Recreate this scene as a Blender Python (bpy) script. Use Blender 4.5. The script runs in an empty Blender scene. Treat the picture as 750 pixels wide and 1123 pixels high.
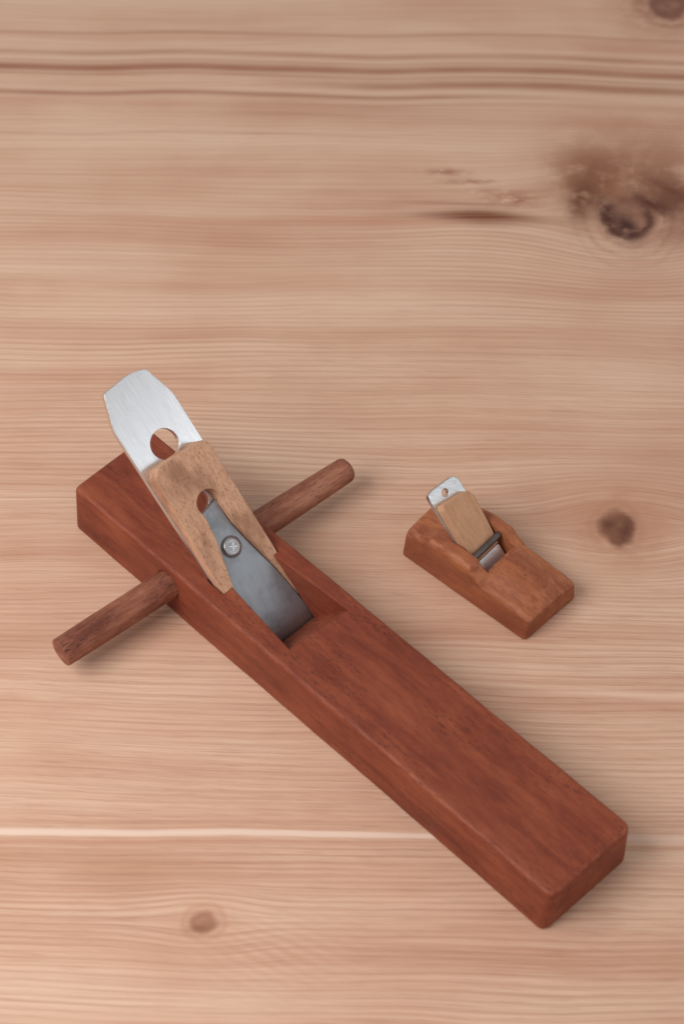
import bpy, bmesh, math, random
from mathutils import Vector, Matrix
random.seed(7)
scene = bpy.context.scene
COL = scene.collection
MM = 0.001
rad = math.radians

# ------------------------------------------------------------------ node helper
class NT:
    """tiny wrapper that lets shader maths be written as expressions"""
    def __init__(self, mat):
        self.nt = mat.node_tree
        self.n = self.nt.nodes
        self.l = self.nt.links
    def _in(self, sock, v):
        if isinstance(v, V): self.l.new(v.s, sock)
        elif hasattr(v, 'is_output'): self.l.new(v, sock)
        elif isinstance(v, (tuple, list)):
            sock.default_value = (*v, 1.0) if (len(sock.default_value) == 4 and len(v) == 3) else v
        else: sock.default_value = v
    def m(self, op, a, b=None, c=None, clamp=False):
        nd = self.n.new('ShaderNodeMath'); nd.operation = op; nd.use_clamp = clamp
        for i, v in enumerate((a, b, c)):
            if v is not None: self._in(nd.inputs[i], v)
        return V(self, nd.outputs[0])
    def comb(self, x=0., y=0., z=0.):
        nd = self.n.new('ShaderNodeCombineXYZ')
        for i, v in enumerate((x, y, z)): self._in(nd.inputs[i], v)
        return nd.outputs[0]
    def noise(self, vec, scale=1., detail=2., rough=.5, dist=0., col=False):
        nd = self.n.new('ShaderNodeTexNoise')
        self.l.new(vec, nd.inputs['Vector'])
        nd.inputs['Scale'].default_value = scale; nd.inputs['Detail'].default_value = detail
        nd.inputs['Roughness'].default_value = rough; nd.inputs['Distortion'].default_value = dist
        return V(self, nd.outputs['Fac'])
    def pos(self):
        nd = self.n.new('ShaderNodeTexCoord')
        sp = self.n.new('ShaderNodeSeparateXYZ')
        vm = self.n.new('ShaderNodeVectorMath'); vm.operation = 'SCALE'; vm.inputs['Scale'].default_value = 1000
        self.l.new(nd.outputs['Object'], vm.inputs[0]); self.l.new(vm.outputs[0], sp.inputs[0])
        return V(self, sp.outputs[0]), V(self, sp.outputs[1]), V(self, sp.outputs[2])
    def smooth(self, x, lo, hi, a=0., b=1.):
        nd = self.n.new('ShaderNodeMapRange'); nd.interpolation_type = 'SMOOTHSTEP'
        self._in(nd.inputs['Value'], x)
        nd.inputs['From Min'].default_value = lo; nd.inputs['From Max'].default_value = hi
        nd.inputs['To Min'].default_value = a; nd.inputs['To Max'].default_value = b
        return V(self, nd.outputs['Result'])
    def mix(self, f, a, b, mode='MIX'):
        nd = self.n.new('ShaderNodeMix'); nd.data_type = 'RGBA'; nd.blend_type = mode
        self._in(nd.inputs[0], f); self._in(nd.inputs[6], a); self._in(nd.inputs[7], b)
        return nd.outputs[2]
    def ramp(self, f, stops):
        nd = self.n.new('ShaderNodeValToRGB')
        self._in(nd.inputs[0], f)
        e = nd.color_ramp.elements
        while len(e) < len(stops): e.new(.5)
        for i, (p, c) in enumerate(stops):
            e[i].position = p; e[i].color = (*c, 1)
        return nd.outputs[0]
    def bump(self, h, strength=.2, dist=.0002, radius=None):
        nd = self.n.new('ShaderNodeBump')
        self._in(nd.inputs['Height'], h)
        nd.inputs['Strength'].default_value = strength; nd.inputs['Distance'].default_value = dist
        if radius:
            bv = self.n.new('ShaderNodeBevel'); bv.samples = 6; bv.inputs['Radius'].default_value = radius
            self.l.new(bv.outputs[0], nd.inputs['Normal'])
        return nd.outputs[0]
class V:
    def __init__(self, t, s): self.t, self.s = t, s
    def __add__(a, b): return a.t.m('ADD', a, b)
    __radd__ = __add__
    def __sub__(a, b): return a.t.m('SUBTRACT', a, b)
    def __rsub__(a, b): return a.t.m('SUBTRACT', b, a)
    def __mul__(a, b): return a.t.m('MULTIPLY', a, b)
    __rmul__ = __mul__
    def __truediv__(a, b): return a.t.m('DIVIDE', a, b)
    def exp(a): return a.t.m('EXPONENT', a)
    def sqrt(a): return a.t.m('SQRT', a)
    def abs(a): return a.t.m('ABSOLUTE', a)
    def sin(a): return a.t.m('SINE', a)
    def pow(a, p): return a.t.m('POWER', a, p)
    def clamp(a): return a.t.m('MULTIPLY', a, 1.0, clamp=True)
    def max(a, b): return a.t.m('MAXIMUM', a, b)
    def min(a, b): return a.t.m('MINIMUM', a, b)

def material(name):
    m = bpy.data.materials.new(name); m.use_nodes = True
    t = NT(m); b = m.node_tree.nodes['Principled BSDF']
    return m, t, b

def srgb(r, g, b):
    f = lambda c: (c/255/12.92) if c/255 <= .04045 else ((c/255+.055)/1.055)**2.4
    return (f(r), f(g), f(b))

# ------------------------------------------------------------------ materials
def mat_pine():
    m, t, b = material('pine_board')
    X, Y, Z = t.pos()
    def gauss2(xc, yc, sx, sy):
        dx = (X - xc) / sx; dy = (Y - yc) / sy
        return (0 - (dx*dx + dy*dy)).exp()
    # slow wander of the grain along the board
    low = t.noise(t.comb(X*.0035, Y*.008, 3.1), 1, 2, .5)
    mid = t.noise(t.comb(X*.013, Y*.03, 8.7), 1, 2, .5)
    low3 = t.noise(t.comb(X*.028, Y*.09, 1.7), 1, 2, .5)
    y = Y + (low - .5)*20 + (mid - .5)*2.0 + (low3 - .5)*.5 + X*.012
    # grain parting round the knots
    knots = [(168, 216, 52, 42, .84), (144.5, -10, 42, 27, .86), (-64.6, -240, 26, 14, .72),
             (206, 398, 34, 24, .8), (101, 229, 22, 8, .6), (-30, -262, 60, 14, .3)]
    g = y
    for xc, yc, sx, sy, a in knots:
        w = gauss2(xc, yc, sx, sy)
        g = g - (Y - yc)*a*w
    # fine growth lines
    fine = t.noise(t.comb(X*.0030, g*.42, 0), 1, 3, .6)
    fin2 = t.noise(t.comb(X*.0045, g*.23, 5), 1, 3, .6)
    broad = t.noise(t.comb(X*.0022, g*.045, 9), 1, 3, .55)
    fibre = t.noise(t.comb(X*.05, Y*2.2, 2), 1, 3, .6)
    blot = t.noise(t.comb(X*.008, Y*.012, 12), 1, 3, .55)
    # regular early/late wood ridges whose pitch drifts
    per = t.noise(t.comb(X*.002, g*.02, 21), 1, 1, .5)
    ring = ((g*1.75 + per*26 + fin2*3.0).sin()*.5 + .5).pow(1.6)
    lines = ring*.27 + fine*.72 + fin2*.30
    grain = t.smooth(lines, .42, 1.0)
    # strength of the ridging changes from place to place and fades high on the board
    amt = t.smooth(t.noise(t.comb(X*.004, Y*.011, 31), 1, 2, .5), .28, .72, .35, 1.) * t.smooth(Y, 330, 120, .35, 1.)
    base = t.ramp(t.smooth(broad*.6 + blot*.4, .30, .70), [
        (0., srgb(227, 192, 166)), (.45, srgb(220, 181, 155)), (.75, srgb(212, 169, 143)), (1., srgb(202, 155, 128))])
    col = t.mix(grain*amt*.56, base, srgb(176, 122, 98))
    crisp = t.noise(t.comb(X*.007, g*1.25, 50), 1, 3, .65)
    fib2 = t.noise(t.comb(X*.045, g*1.55 + X*.05, 61), 1, 2, .55)
    near = t.smooth(Y, 230, -60, .45, 1.)
    fsel = t.smooth(t.noise(t.comb(X*.006, Y*.014, 81), 1, 2, .5), .3, .65, .35, 1.)
    col = t.mix(t.smooth(crisp, .50, .64)*near*.34, col, srgb(164, 118, 94))
    col = t.mix(t.smooth(fib2, .52, .64)*near*fsel*.30, col, srgb(158, 110, 86))
    col = t.mix(t.smooth(crisp, .46, .28)*.22, col, srgb(232, 200, 176))
    col = t.mix(t.smooth(fibre, .45, .85)*.14, col, srgb(176, 124, 98))
    # reddish zones
    red = t.smooth(t.noise(t.comb(X*.006, g*.02, 40), 1, 2, .5), .5, .75)
    col = t.mix(red*.2, col, srgb(200, 150, 124))
    # four bold dark bands near the far edge of the picture
    wob = (t.noise(t.comb(X*.008, 1.5, 4), 1, 1, .5) - .5)*13
    wv = t.noise(t.comb(X*.018, Y*.05, 14), 1, 1, .5)
    for yc, slope, wd, st, x0, x1 in [(352, -.022, 2.6, .55, -400, 700), (339, -.020, 4.0, .95, -400, 700), (326, -.020, 4.2, 0.85, -60, 600),
                              (316, -.024, 2.2, .75, -400, 180), (308.5, -.012, 1.6, .3, -90, 260), (345.5,-.02,1.2,.3,-400,700), (371, -.016, 1.6, .35, -400, 700), (333, -.022, 1.3, .4, -400, 700), (300, -.02, 1.4, .3, -120, 90), (283, -.01, 1.3, .25, -300, 100)]:
        d = (Y - (X*slope + yc) - wob) / wd
        lt = (d - 1.9)/.9
        col = t.mix(((0 - lt*lt).exp()*t.smooth(X, x0, x0+110)*t.smooth(X, x1, x1-140)*st*.45).clamp(), col, srgb(226, 192, 168))
        band = (0 - d*d).exp() * t.smooth(X, x0, x0+110) * t.smooth(X, x1, x1-140) * (wv*.7 + .5)
        col = t.mix((band*st).clamp(), col, srgb(158, 104, 78))
    # lens of dark heartwood left of the big knot, and the small eye above it
    dd = (Y - 216 + (X-74)*.05 + (X-74)*(X-74)*.0007) / (4.6 + (mid-.5)*4)
    dx = (X - 82) / 40
    lens = (0 - dd*dd*(dx*dx*1.6 + .6) - dx*dx*1.1).exp() * t.smooth(fine, .2, .6, .6, 1.)
    dd2 = (Y - 212) / 4.5; dx2 = (X - 20) / 60
    lens2 = (0 - dd2*dd2 - dx2*dx2).exp()
    col = t.mix((lens2*.45).clamp(), col, srgb(188, 122, 92))
    col = t.mix((lens*1.15*t.smooth(crisp, .66, .40, .7, 1.)).clamp(), col, srgb(128, 74, 52))
    dd3 = (Y - 226 + (X-74)*.03 + (X-60)*(X-60)*.0006) / 1.6; dx3 = (X - 66)/40
    col = t.mix(((0 - dd3*dd3 - dx3*dx3).exp()*.55).clamp(), col, srgb(160, 106, 80))
    for xc, yc, sx, sy, st in [(62, 252, 13, 3, .6), (74, 244, 20, 2.4, .55), (100, 229.5, 15, 5.5, .65), (90, 236, 20, 2.2, .4)]:
        n = t.noise(t.comb(X*.1, Y*.22, xc), 1, 2, .6)
        w = gauss2(xc, yc, sx, sy) * t.smooth(n, .3, .62)
        col = t.mix((w*st*1.3).clamp(), col, srgb(160, 105, 78))
    # knots: disturbed, darker, reddish wood with their own rings
    def knot(col, xc, yc, rx, ry, dark, rim, st, seed, halo, hs, rg=.9):
        nx = (t.noise(t.comb(X*.06, Y*.06, seed), 1, 3, .55) - .5)*rx*.9
        ny = (t.noise(t.comb(X*.06, Y*.06, seed+5), 1, 3, .55) - .5)*ry*.9
        ax = (X - xc + nx)/rx; ay = (Y - yc + ny)/ry
        r = (ax*ax + ay*ay).sqrt()
        h = t.smooth(r, 3.4, .7) * hs
        n = t.noise(t.comb(X*.07, Y*.16, seed+9), 1, 3, .6)
        col = t.mix((h*t.smooth(n, .25, .75, .35, 1.)).clamp(), col, halo)
        rings = (r*9 + n*5).sin()*.5 + .5
        zone = t.smooth(r, 2.1, .9) * rings * rg
        col = t.mix((zone*.55).clamp(), col, rim)
        core = t.smooth(r, 1.15, .6)
        col = t.mix((core*st*t.smooth(n + rings*.15, .20, .6, .75, 1.)).clamp(), col, dark)
        return col
    def gr(xc, yc, sx, sy, ang):
        c_, s_ = math.cos(rad(ang)), math.sin(rad(ang))
        dx = ((X - xc)*c_ + (Y - yc)*s_)/sx; dy = ((Y - yc)*c_ - (X - xc)*s_)/sy
        return (0 - (dx*dx + dy*dy)).exp()
    for xc, yc, sx, sy, st in [(-35, 303, 55, 8, .4), (128, -6, 42, 17, .55), (160, 30, 40, 14, .3), (60, 300, 60, 10, .25)]:
        col = t.mix((gr(xc, yc, sx, sy, 0)*st*t.smooth(fine, .2, .6, .5, 1.)).clamp(), col, srgb(182, 132, 106))
    # big knot: broad reddish disturbance first, then crescent, ring, core and sweep
    jn = t.noise(t.comb(X*.05, Y*.05, 71), 1, 4, .6)
    jf = t.noise(t.comb(X*.12, Y*.16, 72), 1, 4, .6)
    for xc, yc, sx, sy, an, c_, st in [
            (182, 244, 46, 42, 0, srgb(164, 116, 92), .85), (196, 230, 26, 18, -25, srgb(120, 76, 58), .85),
            (149, 248, 20, 26, 40, srgb(146, 94, 68), .95), (141, 231, 9, 20, -12, srgb(112, 66, 46), 1.),
            (196, 203, 24, 12, 0, srgb(160, 112, 98), .55), (152, 252, 22, 7, 30, srgb(146, 98, 76), .6)]:
        w = gr(xc, yc, sx, sy, an)
        col = t.mix((w*st*t.smooth(jn*.75+jf*.25, .30, .58, .35, 1.15)).clamp(), col, c_)
    ax = (X - 166.5 + (jn-.5)*12 + (jf-.5)*3)/14.5; ay = (Y - 215 + (jn-.5)*8 - (jf-.5)*3)/18.0
    r = (ax*ax + ay*ay).sqrt()
    col = t.mix((t.smooth(r, 1.12, .80)*.62).clamp(), col, srgb(140, 94, 76))
    rg = (r - .84)/.22
    side = t.smooth(ay*.8 - ax*.2 , .9, -.2, .25, 1.)
    col = t.mix(((0 - rg*rg).exp()*side*t.smooth(jf, .25, .6, .4, 1.1)*.85).clamp(), col, srgb(92, 54, 44))
    rg = (r - 1.28)/.10
    col = t.mix(((0 - rg*rg).exp()*t.smooth(ay, .5, -.4)*.35).clamp(), col, srgb(214, 166, 142))
    arcs = (r*13 + jn*7).sin()*.5 + .5
    col = t.mix((t.smooth(r, 3.0, 1.3)*t.smooth(r, .95, 1.2)*arcs.pow(2.)*.25*t.smooth(jf, .3, .6, .3, 1.)).clamp(), col, srgb(128, 82, 64))
    for xc, yc, sx, sy, an, c_, st in [(165, 207, 7, 12, 15, srgb(78, 46, 40), .95), (154.5, 216, 4.6, 14, 8, srgb(80, 46, 38), .95),
            (180, 226, 12, 3.0, -42, srgb(92, 50, 38), .95), (186, 224, 8, 6, -30, srgb(104, 60, 46), .8), (193, 237, 14, 2.6, -38, srgb(112, 66, 50), .7)]:
        w = gr(xc, yc, sx, sy, an)
        col = t.mix((w*st*t.smooth(jf, .28, .55, .45, 1.15)).clamp(), col, c_)
    col = knot(col, 144.5, -11, 10.6, 13, srgb(122, 78, 58), srgb(164, 112, 86), .9, 13, srgb(184, 130, 102), .8, .45)
    w = gr(140, -9, 4.5, 4, 0)*.6 + gr(149, -12, 3.5, 9, -20)*.7
    col = t.mix((w*t.smooth(jf, .3, .6, .5, 1.2)).clamp(), col, srgb(96, 56, 44))
    col = knot(col, -64.6, -240, 8, 7, srgb(166, 116, 92), srgb(190, 136, 108), .85, 23, srgb(208, 158, 130), .4)
    col = t.mix((gr(-66, -243, 6, 2.2, 5)*.7).clamp(), col, srgb(138, 90, 68))
    col = knot(col, 205, 399, 16, 15, srgb(122, 78, 64), srgb(146, 92, 72), .8, 33, srgb(176, 126, 104), .7)
    # curly figure right of the small near knot
    cw = gauss2(-30, -254, 34, 20)
    curl = ((X*.55 + Y*1.1 + mid*14).sin()*.5 + .5) * (t.noise(t.comb(X*.05, Y*.1, 66), 1, 2, .5))
    col = t.mix((cw*curl*.5).clamp(), col, srgb(186, 130, 102))
    # pale sapwood streaks
    pw = (t.noise(t.comb(X*.012, 4.2, 4), 1, 2, .5) - .5)*4.5
    d = (Y + 193.5 + X*.011 - pw) / (t.noise(t.comb(X*.01, 7.7, 1), 1, 1, .5)*2.6 + .7)
    pale = (0 - d*d*d*d).exp() * t.smooth(X, 230, 40, .12, 1.)
    col = t.mix((pale*.8).clamp(), col, srgb(240, 212, 194))
    e = (Y + 198.6 + X*.011 - pw) / 1.0
    col = t.mix((0 - e*e).exp()*.35, col, srgb(190, 134, 106))
    d = (Y + 111 + X*.02 - pw*1.5) / 2.6
    pale2 = (0 - d*d).exp() * t.smooth(X, 60, 170)
    col = t.mix((pale2*.6).clamp(), col, srgb(240, 204, 180))
    t.l.new(col, b.inputs['Base Color'])
    b.inputs['Roughness'].default_value = .58
    b.inputs['Specular IOR Level'].default_value = .32
    t.l.new(t.bump(0 - lines*amt - fibre*.3, .35, .00025), b.inputs['Normal'])
    return m

def mat_hardwood(name, c_lo, c_mid, c_hi, pore, pore_amt=.5, rough=.46, streak=1., end=None, wear=None, bev=.0009, bump=.4, mott=.35):
    """stained close-grained timber, grain along local x, with short dark pores"""
    m, t, b = material(name)
    X, Y, Z = t.pos()
    yy = Y + (t.noise(t.comb(X*.02, Y*.05, Z*.05), 1, 2, .5) - .5)*5
    br = t.noise(t.comb(X*.010*streak, yy*.12, Z*.12), 1, 4, .6)
    bl = t.noise(t.comb(X*.022, Y*.04, Z*.04+7), 1, 4, .6)
    fi = t.noise(t.comb(X*.06, yy*1.5, Z*1.5), 1, 3, .6)
    po = t.noise(t.comb(X*.24, yy*1.9, Z*1.9), 1, 2, .6)
    spot = t.noise(t.comb(X*.5, Y*.8, Z*.8), 1, 3, .65)
    f = br*.30 + bl*.40 + t.noise(t.comb(X*.05, yy*.28, Z*.28+5), 1, 4, .65)*.30
    col = t.ramp(t.smooth(f, .34, .66), [(0., c_lo), (.5, c_mid), (1., c_hi)])
    col = t.mix((t.smooth(fi, .42, .75)*.30), col, c_lo)
    patch = t.smooth(t.noise(t.comb(X*.018, Y*.07, Z*.07+3), 1, 2, .5), .42, .66)
    col = t.mix((t.smooth(po, .56, .66)*pore_amt*(patch*.8+.2)).clamp(), col, pore)
    col = t.mix((t.smooth(spot, .55, .8)*mott).clamp(), col, c_hi)
    if wear:
        tc = t.n.new('ShaderNodeTexCoord'); sn = t.n.new('ShaderNodeSeparateXYZ')
        t.l.new(tc.outputs['Normal'], sn.inputs[0])
        nx_, ny_, nz_ = (V(t, sn.outputs[k]) for k in range(3))
        arris = (nx_.abs() + ny_.abs()) * nz_.max(0.)          # high only where the arrises are rounded over
        rub = t.noise(t.comb(X*.10, Y*.35, Z*.35+2), 1, 4, .7)
        w_ = t.smooth(arris, .30, .52) * t.smooth(rub, .40, .62)
        col = t.mix((w_*.38).clamp(), col, wear)
        scr = t.noise(t.comb(X*.9 + Y*.3, Y*.12 - X*.05, Z*.3+9), 1, 2, .5)
        fl = t.noise(t.comb(X*.7, Y*1.1, Z*1.1+4), 1, 2, .5)
        col = t.mix((t.smooth(fl, .70, .78)*.5).clamp(), col, wear)
        lg = t.noise(t.comb(X*.012, Y*.025, Z*.02+30), 1, 3, .5)
        col = t.mix(t.smooth(lg, .42, .68)*.22, col, tuple(k*.62 for k in c_mid))
    t.l.new(col, b.inputs['Base Color'])
    r = spot*.16 + (rough - .08) + po*.06
    t.l.new(r.s, b.inputs['Roughness'])
    b.inputs['Specular IOR Level'].default_value = .24
    h = 0 - t.smooth(po, .58, .72)*.8 + fi*.35 + spot*.25 + bl*.8
    t.l.new(t.bump(h, bump, .00025, bev), b.inputs['Normal'])
    return m

def mat_wedge(name, c_a, c_b, dark, stain, fleck=.5, sc=1.):
    m, t, b = material(name)
    X, Y, Z = t.pos()
    f1 = t.noise(t.comb(X*.10, Y*.9*sc, Z*.9), 1, 4, .65)
    sp = t.noise(t.comb(X*.55, Y*1.4, Z*1.4), 1, 3, .65)
    bl = t.noise(t.comb(X*.035, Y*.07, Z*.07 + 3), 1, 3, .55)
    col = t.mix(t.smooth(f1, .35, .7), c_a, c_b)
    col = t.mix((t.smooth(bl, .48, .68)*stain).clamp(), col, dark)
    col = t.mix((t.smooth(sp, .54, .70)*fleck).clamp(), col, dark)
    t.l.new(col, b.inputs['Base Color'])
    b.inputs['Roughness'].default_value = .68
    b.inputs['Specular IOR Level'].default_value = .25
    t.l.new(t.bump(sp*.6 - f1*.5, .55, .0003, .0005), b.inputs['Normal'])
    return m

def mat_metal(name, col, rough, brush=.25, along=True, dark=None, bevel=.0004, blotch=.0, bump=.12):
    m, t, b = material(name)
    X, Y, Z = t.pos()
    s = t.noise(t.comb(X*.05, Y*2.6, Z*.5), 1, 4, .75) if along else t.noise(t.comb((X + Y*.8)*1.1, (Y - X)*.10, Z), 1, 4, .7)
    bl = t.noise(t.comb(X*.12, Y*.12, Z*.12), 1, 4, .6)
    c = t.mix((t.smooth(s, .35, .75)*brush).clamp(), col, dark or tuple(k*.6 for k in col))
    c = t.mix((t.smooth(bl, .45, .7)*blotch).clamp(), c, tuple(k*.55 for k in col))
    t.l.new(c, b.inputs['Base Color'])
    b.inputs['Metallic'].default_value = 1.
    r = s*.12 + bl*.08*(1+blotch) + (rough - .08)
    t.l.new(r.s, b.inputs['Roughness'])
    t.l.new(t.bump(s + bl*.4, bump, .0001, bevel), b.inputs['Normal'])
    return m

PINE = mat_pine()
RED = mat_hardwood('red_rosewood', srgb(110, 50, 35), srgb(137, 67, 46), srgb(154, 83, 56), srgb(72, 36, 30), 1., .50, wear=srgb(176, 106, 78))
ROD = mat_hardwood('rod_rosewood', srgb(100, 53, 42), srgb(144, 88, 68), srgb(182, 126, 100), srgb(66, 34, 30), 1., .50, streak=.5, bev=.0006, bump=.7)
ORANGE = mat_hardwood('orange_rosewood', srgb(130, 72, 50), srgb(157, 91, 62), srgb(182, 112, 72), srgb(98, 54, 42), .8, .48, wear=srgb(206, 136, 100))
WEDGE = mat_wedge('fuzzy_tan_wood', srgb(212, 168, 138), srgb(192, 145, 116), srgb(122, 78, 58), .5, .85)
WEDGE2 = mat_wedge('smooth_tan_wood', srgb(208, 162, 128), srgb(194, 146, 112), srgb(146, 96, 64), .22, .22, .6)
STEEL = mat_metal('brushed_steel', (.80, .81, .835), .22, .5, True, bump=.16)
STEEL2 = mat_metal('ground_steel', (.76, .78, .80), .28, .8, False)
IRON = mat_metal('dull_iron', (.42, .45, .49), .52, .25, True, blotch=.4, bump=.25)
CHROME = mat_metal('bright_screw_steel', (.62, .63, .65), .2, .3, True, bump=.15)
WORN = mat_metal('worn_steel', (.92, .93, .95), .5, .7, False)
PIN = mat_metal('dark_iron_pin', (.20, .17, .16), .48, .4, False, blotch=.5, bump=.4)

# ------------------------------------------------------------------ mesh helpers (inputs in mm)
def finish(name, bm, mat, parent=None, sharp=38, mtx=None):
    if mtx is not None: bmesh.ops.transform(bm, matrix=mtx, verts=bm.verts)
    bmesh.ops.scale(bm, vec=(MM, MM, MM), verts=bm.verts)
    bmesh.ops.recalc_face_normals(bm, faces=bm.faces)
    a = rad(sharp)
    for e in bm.edges:
        e.smooth = not (len(e.link_faces) == 2 and e.calc_face_angle(0) > a)
    for f in bm.faces: f.smooth = True
    me = bpy.data.meshes.new(name); bm.to_mesh(me); bm.free()
    me.materials.append(mat)
    o = bpy.data.objects.new(name, me); COL.objects.link(o)
    if parent: o.parent = parent
    return o

def loft(sections, cap=True):
    bm = bmesh.new(); rows = []
    for u, pts in sections:
        rows.append([bm.verts.new((u, y, z)) for y, z in pts])
    n = len(rows[0])
    for a, c in zip(rows, rows[1:]):
        for i in range(n):
            bm.faces.new((a[i], a[(i+1) % n], c[(i+1) % n], c[i]))
    bm.faces.new(rows[0]); bm.faces.new(rows[-1][::-1])
    return bm

def prism(poly, lo, hi, axis='y'):
    """polygon in (x,z) run along y, or in (x,y) run along z"""
    bm = bmesh.new()
    mk = (lambda p, k: (p[0], k, p[1])) if axis == 'y' else (lambda p, k: (p[0], p[1], k))
    A = [bm.verts.new(mk(p, lo)) for p in poly]; B = [bm.verts.new(mk(p, hi)) for p in poly]
    n = len(poly)
    for i in range(n): bm.faces.new((A[i], A[(i+1) % n], B[(i+1) % n], B[i]))
    bm.faces.new(A); bm.faces.new(B[::-1])
    bmesh.ops.recalc_face_normals(bm, faces=bm.faces)
    return bm

def hexa(bot, top):
    """solid between two matching 3D loops"""
    bm = bmesh.new()
    A = [bm.verts.new(p) for p in bot]; B = [bm.verts.new(p) for p in top]; n = len(A)
    for i in range(n): bm.faces.new((A[i], A[(i+1) % n], B[(i+1) % n], B[i]))
    bm.faces.new(A); bm.faces.new(B[::-1])
    bmesh.ops.triangulate(bm, faces=[f for f in bm.faces if len(f.verts) > 3])
    bmesh.ops.recalc_face_normals(bm, faces=bm.faces)
    return bm

def stack(loops):
    bm = bmesh.new(); rows = [[bm.verts.new(p) for p in lp] for lp in loops]; n = len(rows[0])
    for A, B in zip(rows, rows[1:]):
        for i in range(n): bm.faces.new((A[i], A[(i+1) % n], B[(i+1) % n], B[i]))
    bm.faces.new(rows[0]); bm.faces.new(rows[-1][::-1])
    bmesh.ops.triangulate(bm, faces=[f for f in bm.faces if len(f.verts) > 3])
    bmesh.ops.recalc_face_normals(bm, faces=bm.faces)
    return bm

def carve(bm, cutters):
    """subtract the cutter solids from bm with the exact boolean"""
    bmesh.ops.recalc_face_normals(bm, faces=bm.faces)
    me = bpy.data.meshes.new('tmp'); bm.to_mesh(me); bm.free()
    o = bpy.data.objects.new('tmp', me); COL.objects.link(o)
    tmp = []
    for c in cutters:
        cm = bpy.data.meshes.new('tmpc'); c.to_mesh(cm); c.free()
        co = bpy.data.objects.new('tmpc', cm); COL.objects.link(co); tmp.append(co)
        md = o.modifiers.new('b', 'BOOLEAN'); md.object = co; md.operation = 'DIFFERENCE'; md.solver = 'EXACT'
    dg = bpy.context.evaluated_depsgraph_get(); dg.update()
    res = bpy.data.meshes.new_from_object(o.evaluated_get(dg))
    out = bmesh.new(); out.from_mesh(res)
    for k in tmp + [o]:
        d = k.data; bpy.data.objects.remove(k); bpy.data.meshes.remove(d)
    bpy.data.meshes.remove(res)
    return out

def rounded(poly, radii, seg=5):
    """round the corners of a 2D polygon; radii is one number or one per corner"""
    n = len(poly); out = []
    if not isinstance(radii, (list, tuple)): radii = [radii]*n
    for i in range(n):
        p, a, c = Vector(poly[i]), Vector(poly[i-1]), Vector(poly[(i+1) % n]); r = radii[i]
        if r <= 0: out.append(tuple(p)); continue
        d1 = (a-p); d2 = (c-p); r1 = min(r, d1.length*.45, d2.length*.45)
        A = p + d1.normalized()*r1; B = p + d2.normalized()*r1
        for k in range(seg+1):
            s = k/seg
            out.append(tuple(A*(1-s)**2 + p*2*s*(1-s) + B*s*s))
    return out

def circle(cx, cy, r, n=32, a0=0):
    return [(cx + r*math.cos(a0+2*math.pi*k/n), cy + r*math.sin(a0+2*math.pi*k/n)) for k in range(n)]

def plate(outer, holes, front, back, edge=.25, seg=1):
    """flat bar seen along its own plane: outline in (s, v); front/back are functions of s giving the two faces"""
    bm = bmesh.new(); loops = []
    for lp in [outer] + holes:
        vs = [bm.verts.new((p[0], p[1], 0)) for p in lp]
        loops.append([bm.edges.new((vs[i], vs[(i+1) % len(vs)])) for i in range(len(vs))])
    bmesh.ops.triangle_fill(bm, use_beauty=True, use_dissolve=False, edges=[e for l in loops for e in l])
    flat = list(bm.faces)
    r = bmesh.ops.extrude_face_region(bm, geom=flat)
    new = [v for v in r['geom'] if isinstance(v, bmesh.types.BMVert)]
    ns = set(new)
    for v in bm.verts:
        v.co.z = front(v.co.x) if v in ns else back(v.co.x)
    bmesh.ops.recalc_face_normals(bm, faces=bm.faces)
    if edge:
        es = [e for e in bm.edges if len(e.link_faces) == 2 and e.calc_face_angle(0) > rad(60)]
        bmesh.ops.bevel(bm, geom=es, offset=edge, segments=seg, affect='EDGES', clamp_overlap=True)
    return bm

def slope_matrix(u0, alpha, vc=0.):
    """(s, v, o) on the blade bed -> (x, y, z) of the plane: s up the slope, o out of it"""
    a = rad(alpha)
    return Matrix(((-math.cos(a), 0, math.sin(a), u0), (0, 1, 0, vc), (math.sin(a), 0, math.cos(a), 0), (0, 0, 0, 1)))

def ray_profile(d, r):
    return 0 if d >= r else r - math.sqrt(max(0, r*r - (r-d)*(r-d)))

def shear_front(bm, l, w, k, zone):
    for v in bm.verts:
        s = max(0, (v.co.x - (l-zone))/zone); v.co.x += k*s*max(0, v.co.y)/w
    return bm

def section(yl_b, yl_t, yr_b, yr_t, zt, rt, rb, inset=0., crown=0., zin=0., zb=0.):
    """closed cross-section of a plane body: sloping sides, rounded shoulders, optional crowned top"""
    P = []
    yl_b += inset; yl_t += inset; yr_b -= inset; yr_t -= inset; zt -= zin
    N = 6
    rl, rr = (rt if isinstance(rt, tuple) else (rt, rt))
    sl = (yl_t-yl_b)/zt; sr = (yr_t-yr_b)/zt
    for k in range(4):                                     # bottom left
        a = math.pi*1.5 - k/3*math.pi/2; P.append((yl_b + rb + rb*math.cos(a), zb + rb + rb*math.sin(a)))
    for k in range(N+1):
        a = math.pi - k/N*math.pi/2; P.append((yl_t + rl + rl*math.cos(a), zt - rl + rl*math.sin(a)))
    M = 12
    for k in range(1, M):
        s = k/M; P.append((yl_t + rl + (yr_t-rr-yl_t-rl)*s, zt + crown*4*s*(1-s)))
    for k in range(N+1):
        a = math.pi/2 - k/N*math.pi/2; P.append((yr_t - rr + rr*math.cos(a), zt - rr + rr*math.sin(a)))
    for k in range(4):
        a = -k/3*math.pi/2; P.append((yr_b - rb + rb*math.cos(a), zb + rb + rb*math.sin(a)))
    return P

def lerp_table(tab, x):
    if x <= tab[0][0]: return tab[0][1]
    for (a, p), (c, q) in zip(tab, tab[1:]):
        if x <= c:
            s = (x-a)/(c-a); s = s*s*(3-2*s)
            return p + (q-p)*s
    return tab[-1][1]

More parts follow.
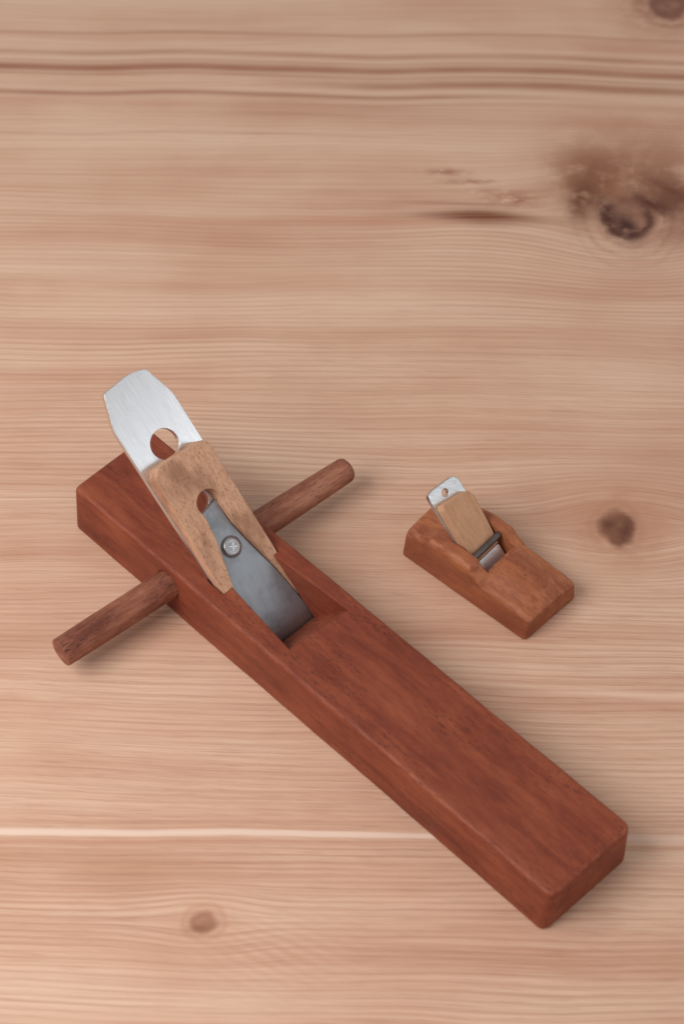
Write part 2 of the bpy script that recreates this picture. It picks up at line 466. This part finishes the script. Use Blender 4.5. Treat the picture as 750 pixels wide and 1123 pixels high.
def lin_table(tab, x):
    if x <= tab[0][0]: return tab[0][1]
    for (a, p), (c, q) in zip(tab, tab[1:]):
        if x <= c: return p + (q-p)*(x-a)/(c-a)
    return tab[-1][1]

def wob(x, seed, amp):
    return amp*(math.sin(x*.031+seed) + .6*math.sin(x*.083+seed*2.3) + .35*math.sin(x*.21+seed*4.1))/1.95

def root(name, label, cat, loc, rz):
    o = bpy.data.objects.new(name, None); COL.objects.link(o)
    o.empty_display_size = .02; o.location = loc; o.rotation_euler = (0, 0, rz)
    o['label'] = label; o['category'] = cat
    return o

# ------------------------------------------------------------------ tabletop
bm = bmesh.new()
bmesh.ops.create_cube(bm, size=1)
bmesh.ops.scale(bm, vec=(2600, 2600, 30), verts=bm.verts)
bmesh.ops.translate(bm, vec=(0, 250, -15), verts=bm.verts)
top = finish('tabletop', bm, PINE)
top['kind'] = 'structure'

# ------------------------------------------------------------------ large plane
BIG = root('large_hand_plane', 'long reddish brown wooden hand plane with a crossbar handle and tall shiny iron', 'hand plane',
           (-.13864, -.0081, 0), -.79)
L, H = 332.4, 32.
us = [0, .4, 1.0, 1.9, 3.2]
us = us + [3.2 + (L-7.6)*k/72 for k in range(1, 72)] + [L-4.2, L-3.0, L-1.9, L-1.0, L-.4, L]
secs = []
for u in us:
    rr_ = ray_profile(u, 3.2); rf = ray_profile(L-u, 4.2)
    ins = (rr_ + rf*1.5)
    zin = rr_*1.0 + rf*.7
    yl = wob(u, 1., .25); yr = wob(u, 4., .25)
    secs.append((u, section(-1.9+yl, .3+yl, 55.2+yr, 54.4+yr, H + wob(u, 7., .18), (2.4, 2.0), 1.2, ins*.8, .35, zin, ins*.35)))
body = shear_front(loft(secs), L, 55., 1.6, 60)
AL, UM = 43., 130.
a_ = rad(AL)
def P(s, o, u0=UM, a=a_):           # (s, o) -> (u, z)
    return (u0 - s*math.cos(a) + o*math.sin(a), s*math.sin(a) + o*math.cos(a))
wf = lambda s: 3.0 + .065*s         # front of the wedge
bed = -3.15
cutA = prism([P(-4, bed), P(75, bed), P(75, wf(75)+.15), P(3, wf(3)+.1), (131.2, 2.4), (130.9, -2.8)], 9.2, 47.3, 'y')
def wall(z, u, side):
    if side: return 43.6 + (u-106)*(46.6-43.6)/49 if u > 106 else 43.6
    return 15.0 - (u-105)*(15-9.4)/47 if u > 105 else 15.
def loop(z, uf):
    ul = uf - 1.5; ur = uf + 2.0*(z/32 if z > 0 else 0)
    return [(90, 15.0, z), (105, 15.0, z), (107, 14.7, z), (ul, wall(z, ul, 0), z), (ur, wall(z, ur, 1), z), (108, 43.8, z), (106, 43.6, z), (90, 43.6, z)]
cutB = stack([loop(-3, 130.9), loop(2.6, 131.3), loop(9, 136.2), loop(40, 158.2)])
# rod axis: from the left tip to the right tip, in the plane's own frame
HA, HB = Vector((66.0, -66.5, 18.6)), Vector((84.2, 117.0, 19.6))
hd = (HB-HA).normalized()
rotm = hd.to_track_quat('X', 'Z').to_matrix().to_4x4()
hole = loft([(20, circle(0, 0, 8.05, 40)), (170, circle(0, 0, 8.05, 40))])
bmesh.ops.transform(hole, matrix=Matrix.Translation(HA) @ rotm, verts=hole.verts)
bmesh.ops.recalc_face_normals(hole, faces=hole.faces)
body = carve(body, [cutA, cutB, hole])
finish('body', body, RED, BIG, 30)
# crossbar
rs = []
HL = (HB-HA).length
def rod_r(x):
    r = 7.75 - 1.1*max(0, (x-120)/66)**1.5
    r -= .25*max(0, (20-x)/20)
    d = HL - x
    if d < 3.5: r -= ray_profile(d, 3.5)*.9
    if x < 1.0: r -= ray_profile(x, 1.0)
    return r
xs = [0, .25, .6, 1.0] + [1 + (HL-4.5)*k/60 for k in range(1, 61)] + [HL-2.4, HL-1.4, HL-.6, HL-.15, HL]
for x in xs:
    r = rod_r(x); pts = []
    for k in range(40):
        a = 2*math.pi*k/40
        q = r*(1 + .012*math.sin(2*a+1) + .008*math.sin(5*a+x*.02)) + wob(x, a*2, .07)
        pts.append((q*math.cos(a), q*math.sin(a)))
    rs.append((x, pts))
rod = finish('crossbar_handle', loft(rs), ROD, BIG, 30)
rod.location = HA*MM; rod.rotation_euler = rotm.to_euler()
# cutting iron
MB = slope_matrix(UM, AL)
vc = 28.3
ol = rounded([(1, vc-18.4), (138.5, vc-18.9), (156.5, vc-12.6), (157.5, vc+5), (154.6, vc+13.6), (137, vc+19.2), (1, vc+18.4)],
             [0, 3, 1.6, 12, 1.6, 4, 0], 6)
mtx = MB
iron = finish('cutting_iron', plate(ol, [circle(118.5, vc+.4, 7.9, 40), circle(85.2, vc-1.6, 6.4, 36)], lambda s: 0., lambda s: -2.9, .3, 2), STEEL, BIG, 30, None)
iron.matrix_local = Matrix.Scale(1, 4) @ Matrix.Translation(Vector((UM*MM, 0, 0))) @ slope_matrix(0, AL)
def on_slope(o, u0, al, v0=0):
    o.matrix_local = Matrix.Translation(Vector((u0*MM, v0*MM, 0))) @ slope_matrix(0, al)
    return o
# wooden wedge with its keyhole fork
slot = []
hw = lambda s: lin_table([(16, 16.9), (34, 14.1), (54, 9.4), (66, 7.0), (78, 6.0)], s)
L_ = [(s, vc - hw(s)) for s in (16.5, 22, 28, 34, 40, 47, 53, 60, 66, 72, 77.2)]
R_ = [(s, vc + hw(s)) for s in (77.2, 72, 66, 60, 53, 47, 40, 34, 28, 22, 16.5)]
arc = []
kc, kr = 83.0, 7.0
a0 = math.asin(6.1/kr)
# keyhole arc from the left side of the slot round to the right
for k in range(25):
    a = -math.pi + a0 + (2*math.pi - 2*a0)*k/24
    arc.append((kc + kr*math.cos(a), vc + kr*math.sin(a)))
wv = rounded([(15.5, vc-18.7), (108.3, vc-18.0), (112.4, vc-14.2), (111.2, vc+13.8), (108.0, vc+16.6), (15.5, vc+18.4)], [0, 1.2, 1.4, 1.2, 1.4, 0], 4)
poly = wv + R_[::-1] + arc[::-1] + L_[::-1]
wb = plate(poly, [], wf, lambda s: .12, .55, 2)
# worn chamfer along the left arris is part of the bevel
wedge = on_slope(finish('wedge', wb, WEDGE, BIG, 40), UM, AL)
# cap iron (breaker) with rounded nose
hc = lambda s: lin_table([(1, 17.7), (18, 15.9), (34, 13.3), (54, 8.6), (66, 6.3), (75, 5.6), (80, 6.4)], s)
ss = [1.4, 2.0, 2.8, 4, 6, 8.5, 12, 16, 20, 25, 30, 34, 40, 47, 53, 60, 66, 72, 78, 80]
bm = bmesh.new(); fr = []; bk = []
def cf(s):
    return 3.1 - 2.2*max(0, (9-s)/9)**2.0 + .25*math.exp(-((s-13)/7)**2)
for s in ss:
    wv_ = hc(s)
    fr.append([bm.verts.new((s + (1.2*q if s >= 78 else 0), vc + wv_*q, cf(s))) for q in (-1, -.96, -.5, 0, .5, .96, 1)])
    bk.append([bm.verts.new((s + (1.2*q if s >= 78 else 0), vc + wv_*q, .1 if s > 3 else .1)) for q in (-1, -.96, -.5, 0, .5, .96, 1)])
for A, B in zip(fr, fr[1:]):
    for i in range(6): bm.faces.new((A[i], A[i+1], B[i+1], B[i]))
for A, B in zip(bk, bk[1:]):
    for i in range(6): bm.faces.new((A[i+1], A[i], B[i], B[i+1]))
for k in range(len(ss)-1):
    bm.faces.new((fr[k][0], fr[k+1][0], bk[k+1][0], bk[k][0])); bm.faces.new((fr[k+1][6], fr[k][6], bk[k][6], bk[k+1][6]))
for i in range(6):
    bm.faces.new((fr[0][i+1], fr[0][i], bk[0][i], bk[0][i+1])); bm.faces.new((fr[-1][i], fr[-1][i+1], bk[-1][i+1], bk[-1][i]))
cap = on_slope(finish('cap_iron', bm, IRON, BIG, 40), UM, AL)
# screw: domed head with a cross recess, in a dark countersink
sc_ = bmesh.new()
prof = [(4.9, 0), (4.95, 1.0), (4.6, 1.8), (4.0, 2.2), (3.2, 2.35), (2.6, 2.1), (1.6, 2.5), (.8, 2.6)]
rows = []
for r, z in prof:
    rows.append([sc_.verts.new((r*math.cos(2*math.pi*k/32), r*math.sin(2*math.pi*k/32), z)) for k in range(32)])
for A, B in zip(rows, rows[1:]):
    for i in range(32): sc_.faces.new((A[i], A[(i+1) % 32], B[(i+1) % 32], B[i]))
sc_.faces.new(rows[-1]); sc_.faces.new(rows[0][::-1])
sc_ = carve(sc_, [prism([(-.45, 1.9), (.45, 1.9), (.45, 4), (-.45, 4)], -2.1, 2.1, 'y'), prism([(-2.1, 1.9), (2.1, 1.9), (2.1, 4), (-2.1, 4)], -.45, .45, 'y')])
screw = finish('screw', sc_, CHROME, cap, 28)
screw.matrix_local = Matrix.Translation(Vector((57.0*MM, (vc-.6)*MM, 2.6*MM))) @ Matrix.Rotation(.5, 4, 'Z') @ Matrix.Rotation(rad(5), 4, 'Y')
# washer ring under the head
wr = bmesh.new(); rows = []
for r, z in [(3., 0), (5.7, 0), (5.7, .45), (3., .45)]:
    rows.append([wr.verts.new((r*math.cos(2*math.pi*k/36), r*math.sin(2*math.pi*k/36), z)) for k in range(36)])
for A, B in zip(rows, rows[1:] + rows[:1]):
    for i in range(36): wr.faces.new((A[i], A[(i+1) % 36], B[(i+1) % 36], B[i]))
wr = finish('washer', wr, PIN, cap, 40)
wr.location = (57.*MM, (vc-.6)*MM, 3.02*MM)

# ------------------------------------------------------------------ small plane
SM = root('small_hand_plane', 'small orange-brown wooden hand plane with humped cheeks, short rounded iron and no crossbar', 'hand plane',
          (.0313, -.0282, 0), -.725)
l2, w2 = 82.2, 38.8
HE = [(0, 18.5), (6, 20), (19, 24.0), (30, 26.2), (41, 25.6), (47, 20.5), (51.5, 17.4), (60, 17.0), (72, 16.4), (82, 14.6)]
CR = [(0, .8), (25, .3), (45, 1.2), (54, 4.6), (68, 4.0), (82, 1.2)]
us = [0, .3, .8, 1.4, 2.2] + [2.2 + (l2-4.4)*k/64 for k in range(1, 64)] + [l2-2.2, l2-1.4, l2-.8, l2-.3, l2]
us = [u - .6 for u in us]
secs = []
for u in us:
    rr_ = ray_profile(u + .6, 2.2); rf = ray_profile(l2-.6-u, 2.2); ins = rr_ + rf
    zt = lerp_table(HE, u)
    tin = 1.2 + (26-zt)*.10
    secs.append((u, section(wob(u*2, 2, .15), tin + wob(u*2, 2, .2), w2, w2 - .9 + wob(u*2, 5, .2), zt, (4.2, 3.6), 1.3, ins*.9, lerp_table(CR, u), rr_*1.1 + rf*.6, ins*.4)))
b2 = shear_front(loft(secs), l2, w2, 2.6, 40)
AL2, UM2 = 47., 52.
a2 = rad(AL2)
P2 = lambda s, o: P(s, o, UM2, a2)
v2 = 19.9
cut = prism([P2(-6, -2.9), P2(62, -2.9), P2(62, 40), (70, 40), (47.2, 18), (46.9, 12), (53.5, 3), (54.5, -3)], 9.0, 30.6, 'y')
b2 = carve(b2, [cut])
finish('body', b2, ORANGE, SM, 30)
def place2(o): return on_slope(o, UM2, AL2)
ol = rounded([(-4, v2-10.6), (66.3, v2-10.7), (64.2, v2+10.7), (-4, v2+10.6)], [0, 5, 5, 0], 7)
place2(finish('cutting_iron', plate(ol, [circle(60.2, v2-.4, 2.1, 28)], lambda s: 0., lambda s: -2.6, .3, 2), STEEL2, SM, 30))
wf2 = lambda s: 2.3 + .055*s
ol = rounded([(21.5, v2-8.9), (34, v2-10.2), (55.4, v2-10.2), (57.8, v2-8.6), (54.6, v2+8.8), (50.5, v2+10.3), (34, v2+9.6), (21.5, v2+8.8)], [0, 0, .3, .4, 1.2, 2, 0, 0], 4)
place2(finish('wedge', plate(ol, [], wf2, lambda s: .1, .3, 2), WEDGE2, SM, 40))
# breaker plate showing below the pin
ol = rounded([(10, v2-9.6), (21.2, v2-9.2), (21.2, v2+8.6), (10, v2+9.0)], [0, 1, 1, 0], 3)
place2(finish('chip_breaker', plate(ol, [], lambda s: 2.4 + .05*s, lambda s: .1, .4, 2), WORN, SM, 30))
pin = loft([(x, circle(0, 0, r, 20)) for x, r in [(0, 1.75), (11.8, 1.85), (23.2, 1.75)]])
po = finish('cross_pin', pin, PIN, SM, 40)
pu, pz = P2(25.6, 5.6)
po.matrix_local = Matrix.Translation(Vector((pu*MM, 8.3*MM, pz*MM))) @ Matrix.Rotation(math.pi/2, 4, 'Z')

# ------------------------------------------------------------------ camera
pitch, f_px = rad(53), 2600.
D = f_px/2080.
cam = bpy.data.cameras.new('camera'); co = bpy.data.objects.new('camera', cam); COL.objects.link(co)
co.location = (0, -D*math.cos(pitch), D*math.sin(pitch))
co.rotation_euler = (math.pi/2 - pitch, 0, 0)
cam.sensor_fit = 'HORIZONTAL'; cam.sensor_width = 36; cam.lens = 36*f_px/750
cam.clip_start = .05; cam.clip_end = 50
cam.dof.use_dof = True; cam.dof.focus_distance = 1.235; cam.dof.aperture_fstop = 13
scene.camera = co

# ------------------------------------------------------------------ light
def area(name, loc, target, sx, sy, power, col):
    l = bpy.data.lights.new(name, 'AREA'); l.shape = 'RECTANGLE'; l.size = sx; l.size_y = sy
    l.energy = power; l.color = col
    o = bpy.data.objects.new(name, l); COL.objects.link(o); o.location = loc
    o.rotation_euler = (Vector(target) - Vector(loc)).to_track_quat('-Z', 'Y').to_euler()
    return o
area('key_softbox', (-.58, -.40, .80), (-.04, -.09, 0), .60, .60, 7.4, (1., .98, .955))
area('side_softbox', (1.0, -.42, .60), (-.09, -.02, .09), .50, .42, 0.95, (.95, .975, 1.))
w = bpy.data.worlds.new('World'); scene.world = w; w.use_nodes = True
bg = w.node_tree.nodes['Background']; bg.inputs[0].default_value = (1., .97, .95, 1); bg.inputs[1].default_value = .44
scene.view_settings.view_transform = 'Standard'; scene.view_settings.look = 'None'
scene.view_settings.exposure = 0; scene.view_settings.gamma = 1
